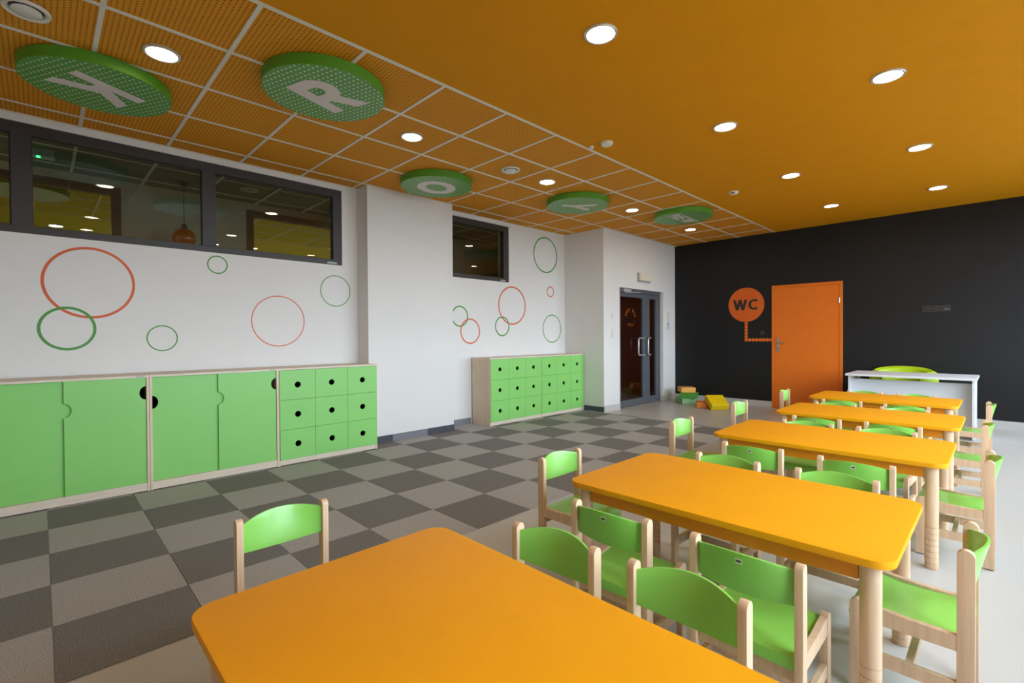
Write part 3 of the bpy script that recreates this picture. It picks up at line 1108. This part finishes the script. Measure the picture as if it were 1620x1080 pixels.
def chair(x, y, face, label):
    """face: degrees from +Y (0 = facing the black wall)"""
    r = thing('chair', label, 'chair', (x, y, 0.0006), math.radians(face), 'green child chairs at the tables')
    for s in (-1, 1):
        p = link('leg', CM['post'], r, (s * .160, 0, 0))
        link('glide', CM['glide'], p)
        p = link('leg', CM['front'], r, (s * .160, .281, 0))
        link('glide', CM['glide'], p)
        link('side_rail', CM['rail'], r, (s * .160, 0, 0))
        link('stretcher', CM['stretcher'], r, (s * .160, 0, 0))
    link('cross_stretcher', CM['cross'], r)
    link('seat_support', CM['rear'], r)
    link('seat', CM['seat'], r)
    b = link('backrest', CM['backrest'], r)
    link('sticker', CM['sticker'], b)


NTH = ['fifth', 'fourth', 'third', 'second', 'first']
LEFT = [(-1.99, .68, -90), (-1.795, 2.149, -90), (-1.818, 3.70, -90), (-1.87, 5.06, -90), (-1.87, 6.52, -86)]
RIGHT = [None, (-.078, 2.215, 90), (-.048, 3.755, 90), (-.092, 5.123, 91), (-.092, 6.555, 91)]
FAR = [((-1.073, 1.247, 184.5), (-.618, 1.273, 180.5)), ((-1.074, 2.720, 178.6), (-.567, 2.746, 180)), ((-1.066, 4.263, 183), (-.581, 4.288, 177)),
       ((-1.160, 5.60, 178), (-.631, 5.619, 182)), ((-1.150, 7.006, 177), (-.683, 6.99, 181))]
NEAR = [None, ((-1.076, 1.586, 1.3), (-.575, 1.592, 0)), ((-1.077, 3.115, 2), (-.553, 3.111, 0)), ((-1.069, 4.532, 1), (-.579, 4.562, -2)),
        ((-1.165, 5.907, 4), (-.642, 5.877, 0))]
for t in range(5):
    n = NTH[t]
    chair(*LEFT[t], 'green beech child chair at the cabinet-side end of the %s table from the desk' % n)
    if RIGHT[t]:
        chair(*RIGHT[t], 'green beech child chair at the window-side end of the %s table from the desk' % n)
    for q, w in zip(FAR[t], ('nearer the cabinets', 'farther from the cabinets')):
        chair(*q, 'green chair on desk side of %s table from the desk, %s' % (n, w))
    if NEAR[t]:
        for q, w in zip(NEAR[t], ('nearer the cabinets', 'farther from the cabinets')):
            chair(*q, 'stickered green chair, back to the %s table from the desk, %s' % (NTH[t - 1], w))

# ------------------------------------------------------------------ white desk
dk = thing('desk', 'white desk with a front panel standing before the black wall', 'desk', (-.8425, 7.70, 0.0005))
bobj('desk_top', (-.637, .637, 0, .77, .708, .735), 'desk', dk, .002)
for s in (-1, 1):
    bobj('side_panel', (s * .605 - .0125, s * .605 + .0125, .08, .72, .004, .708), 'desk', dk, .001)
bobj('front_panel', (-.592, .592, .25, .268, .135, .655), 'desk', dk, .001)
bobj('shelf_board', (-.592, .592, .268, .50, .600, .616), 'desk', dk, .001)

# ------------------------------------------------------------------ lime tub armchair behind the desk
ac = thing('armchair', 'lime green tub armchair between the white desk and the black wall', 'armchair', (-.995, 8.76, 0.0005))


def tub(bm, rx, ry, w, z0, z1, a0, a1, n=40, m=12):
    rows = []
    for i in range(n + 1):
        a = math.radians(a0 + (a1 - a0) * i / n)
        row = []
        endk = min(1, min(i, n - i) / 4)
        for k in range(m):
            b = 2 * PI * k / m
            c, s = math.cos(b), math.sin(b)
            cc = math.copysign(abs(c) ** .55, c) * w / 2 * (.6 + .4 * math.sqrt(endk))
            ss = math.copysign(abs(s) ** .55, s)
            zt = z1 - .03 * (1 - endk) + .055 * max(0.0, math.sin(a))
            z = (z0 + zt) / 2 + ss * (zt - z0) / 2
            row.append(bm.verts.new(((rx + cc) * math.cos(a), (ry + cc) * math.sin(a), z)))
        rows.append(row)
    for p, q in zip(rows, rows[1:]):
        for k in range(m):
            j = (k + 1) % m
            bm.faces.new((p[k], p[j], q[j], q[k]))
    bm.faces.new(rows[0])
    bm.faces.new(rows[-1][::-1])


bm = bmesh.new()
tub(bm, .325, .20, .13, .06, .738, -55, 235)
obj('backrest', bm, 'lime', ac, smooth=True)
bm = bmesh.new()
prism(bm, arc(0, -.03, .27, .17, 0, 350, 35), XY, .06, .40)
obj('seat_cushion', bm, 'lime', ac, .03, True, seg=3)
for sx in (-1, 1):
    for sy in (-1, 1):
        bm = bmesh.new()
        lathe(bm, [(.02, .001), (.024, .062)], 14, (sx * .24, sy * .13))
        obj('foot', bm, 'dark', ac, smooth=True)


# ------------------------------------------------------------------ foam blocks
def foam(x, y, z, sx, sy, sz, rz, mat, label, tilt=None):
    bm = bmesh.new()
    box(bm, -sx / 2, sx / 2, -sy / 2, sy / 2, 0, sz)
    o = obj('foam_block', bm, mat, None, .010, True, (x, y, z), math.radians(rz), 3)
    if tilt:
        o.rotation_mode = 'XYZ'
        o.rotation_euler = (math.radians(tilt), 0, math.radians(rz))
    tag(o, label, 'foam block', 'soft foam blocks on the floor')
    bm = bmesh.new()
    ring_prism(bm, rrect(-sx / 2 - .0008, sx / 2 + .0008, -sy / 2 - .0008, sy / 2 + .0008, .012, 3), rrect(-sx / 2 + .004, sx / 2 - .004, -sy / 2 + .004, sy / 2 - .004, .010, 3), XY, sz - .013, sz - .0105)
    obj('seam', bm, mat, o)
    return o


foam(-4.115, 8.565, .001, .30, .30, .10, -38, 'foam_mint', 'mint green foam block at the bottom of the stack by the black wall')
foam(-4.075, 8.585, .1015, .28, .30, .10, -18 + 32, 'foam_green', 'dark green foam block in the middle of the stack by the black wall')
foam(-4.15, 8.645, .202, .26, .26, .092, 42, 'foam_peach', 'light orange foam block on top of the stack by the black wall')
foam(-3.667, 8.277, .001, .235, .25, .10, 27, 'foam_orange', 'deep orange foam block half under the leaning yellow block')
th_ = math.radians(30)
foam(-3.3315 - .74 * .145 * math.cos(th_), 8.145 + .67 * .145 * math.cos(th_), .002 + .145 * math.sin(th_), .30, .29, .10, 47.9, 'foam_yellow',
     'yellow foam block leaning on an orange foam block', 30)

# ------------------------------------------------------------------ corridor and yellow room behind the high windows
CX0, CX1 = -6.95, -7.10
CW = [(-1.9, .67), (1.953, 4.2)]
bm = bmesh.new()
box(bm, CX1, CX0, WF, WB, 0, 2.10)
box(bm, CX1, CX0, WF, WB, 2.945, CZ + .05)
for a, b in ((WF, CW[0][0]), (CW[0][1], CW[1][0]), (CW[1][1], WB)):
    box(bm, CX1, CX0, a, b, 2.10, 2.945)
struct(obj('wall_corridor', bm, 'cor_wall'), 'beige corridor wall behind the high windows')
cc = struct(bobj('ceiling_corridor', (CX1, T0, WF, WB, CZ + .01, CZ + .1), 'cor_ceiling'), 'grey green tiled corridor ceiling')
for j in range(-3, 12):
    bobj('grid_bar', (CX0, T0, GRID_Y + .6 * j - BW, GRID_Y + .6 * j + BW, CZ + .003, CZ + .0095), 'grid_bar', cc)
for k in range(2):
    bobj('grid_bar', (-6.1 - .6 * k - BW, -6.1 - .6 * k + BW, WF, AY, CZ + .002, CZ + .0095), 'grid_bar', cc)
for k, (a, b) in enumerate(CW):
    r = struct(link('window_%d' % (7 + k), None, None, (CX0, a, 2.10)), 'brown framed corridor window to the yellow room')
    L, Hh, f = b - a, .845, .085
    bm = bmesh.new()
    ring_prism(bm, [(.001, .001), (L - .001, .001), (L - .001, Hh - .001), (.001, Hh - .001)], [(f, f), (L - f, f), (L - f, Hh - f), (f, Hh - f)], YZ(0), -.08, .012)
    obj('window_frame', bm, 'cor_frame', r)
    bobj('pane', (-.04, -.034, f, L - f, f, Hh - f), 'clear_glass', r)
bm = bmesh.new()
box(bm, -12.2, -12.0, WF, WB, 0, CZ + .1)
box(bm, -12.0, CX1, WF - .2, WF, 0, CZ + .1)
box(bm, -12.0, CX1, WB, WB + .2, 0, CZ + .1)
struct(obj('wall_yellow', bm, 'yel'), 'yellow walls of the room beyond the corridor')
struct(bobj('floor_yellow', (-12.0, -7.1, WF, WB, -.1, 0), 'vinyl'), 'pale floor of the room beyond the corridor')
cy = struct(bobj('ceiling_yellow', (-12.0, -9.3, WF, WB, CZ, CZ + .1), 'yel'), 'yellow ceiling of the room beyond the corridor')
bobj('perforated_panel', (-9.3, CX1, WF, WB, CZ + .006, CZ + .1), 'yel_tile', cy)
for j in range(-3, 14):
    bobj('grid_bar', (-9.3, CX1, GRID_Y + .3 + .6 * j - BW, GRID_Y + .3 + .6 * j + BW, CZ, CZ + .006), 'grid_bar', cy)
for k in range(4):
    bobj('grid_bar', (-9.3 + .6 * k - BW, -9.3 + .6 * k + BW, WF, WB, CZ - .001, CZ + .006), 'grid_bar', cy)
for x, y, n in ((-10.3, .2, 'first'), (-10.3, 3.0, 'second'), (-11.2, 1.6, 'third'), (-11.2, 4.4, 'fourth')):
    downlight(x, y, 'added lit downlight in the yellow ceiling beyond the corridor, %s of its row' % n, 'added downlights in the yellow room', LENS_B)  # lamps added to give the yellow room its light
r = thing('ceiling_disc', 'pale disc on the yellow ceiling seen through the long window', 'ceiling disc', (-7.92, -.12, CZ - .001))
bm = bmesh.new()
lathe(bm, [(.40, -.07), (.40, 0)], 48)
for f in bm.faces:
    if all(abs(v.co.z + .07) < 1e-5 for v in f.verts):
        f.material_index = 1
obj('disc_panel', bm, ['disc_green', 'cyan'], r)
bm = bmesh.new()
letter_bm(bm, 'A', .2, (lambda a, b, d: ((b - .5) * .42, (a - .32) * .42, d)), -.0725, -.069)
obj('letter', bm, 'letter', r)

downlight(-6.3, -1.9, 'added unseen downlight in the corridor ceiling behind the long window', 'downlights in the corridor', LENS_B)  # added out of view to lighten the corridor
downlight(-6.3, 3.3, 'added unseen downlight in the corridor ceiling behind the pillar', 'downlights in the corridor')  # second corridor lamp, also added, hidden by the pillar
for x, y, n in ((-8.2, 5.2, 'fifth'), (-8.2, 7.0, 'sixth'), (-10.3, 6.2, 'seventh')):
    downlight(x, y, 'added lit downlight in the yellow ceiling beyond the corridor, %s of its row' % n, 'added downlights in the yellow room', LENS_B)  # extra lamps added out of view to brighten the yellow room
downlight(-5.15, 7.6, 'added unseen downlight in the lobby ceiling behind the glass door', 'added downlights in the lobby')  # unseen lamp added so the door glass does not go black
LENS_OFF = LENS.copy()
LENS_OFF.materials[0] = M['steel']
r = thing('downlight', 'unlit round downlight in the corridor ceiling behind the long window', 'downlight', (-6.306, 1.811, CZ + .008), 0, 'downlights in the corridor')
link('trim_ring', TRIM, r)
link('lamp_lens', LENS_OFF, r)
# pendant lamp and exit sign in the corridor
pl = thing('pendant_lamp', 'orange glass ball pendant lamp hanging in the corridor behind the long window', 'pendant lamp', (-6.52, 1.187, CZ + .0095))
bm = bmesh.new()
lathe(bm, [(.055, 0), (.052, -.02), (.03, -.045), (.006, -.055)], 24)
obj('canopy', bm, 'dark_mid', pl, smooth=True)
bm = bmesh.new()
tube(bm, [(0, 0, -.05), (0, 0, -.48)], .004, 6)
obj('cord', bm, 'dark', pl)
bm = bmesh.new()
lathe(bm, [(.008, -.47), (.03, -.485), (.032, -.53)], 20)
obj('socket_cap', bm, 'dark_mid', pl, smooth=True)
bm = bmesh.new()
lathe(bm, [(.03, -.525)] + [(.115 * math.sin(math.radians(a)), -.635 + .115 * math.cos(math.radians(a))) for a in range(20, 150, 10)] + [(.05, -.745)], 32)
obj('glass_shade', bm, 'amber', pl, smooth=True)
es = thing('exit_sign', 'small emergency unit with a green light under the corridor ceiling', 'emergency light', (-6.25, .02, CZ + .002))
bobj('sign_body', (-.03, .03, -.10, .10, -.075, -.0005), 'grey_plastic', es, .004)
bobj('sign_edge', (.028, .034, -.10, .10, -.10, -.072), 'plastic', es, .002)
bobj('indicator', (.031, .038, -.022, .002, -.095, -.078), 'led_green', es)

# vestibule behind the glass door
bm = bmesh.new()
box(bm, -6.2, -6.1, AY + .2, WB, 0, CZ)
struct(obj('wall_vestibule', bm, 'cor_orange'), 'orange wall of the lobby behind the glass door')
struct(bobj('ceiling_vestibule', (T0, AX - .2, AY + .2, WB, CZ, CZ + .1), 'cor_ceiling'), 'ceiling of the lobby behind the glass door')
struct(bobj('wall_vestibule_side', (CX1, AX - .2, WB, WB + .2, 0, CZ + .1), 'cor_orange'), 'side wall of the lobby behind the glass door')
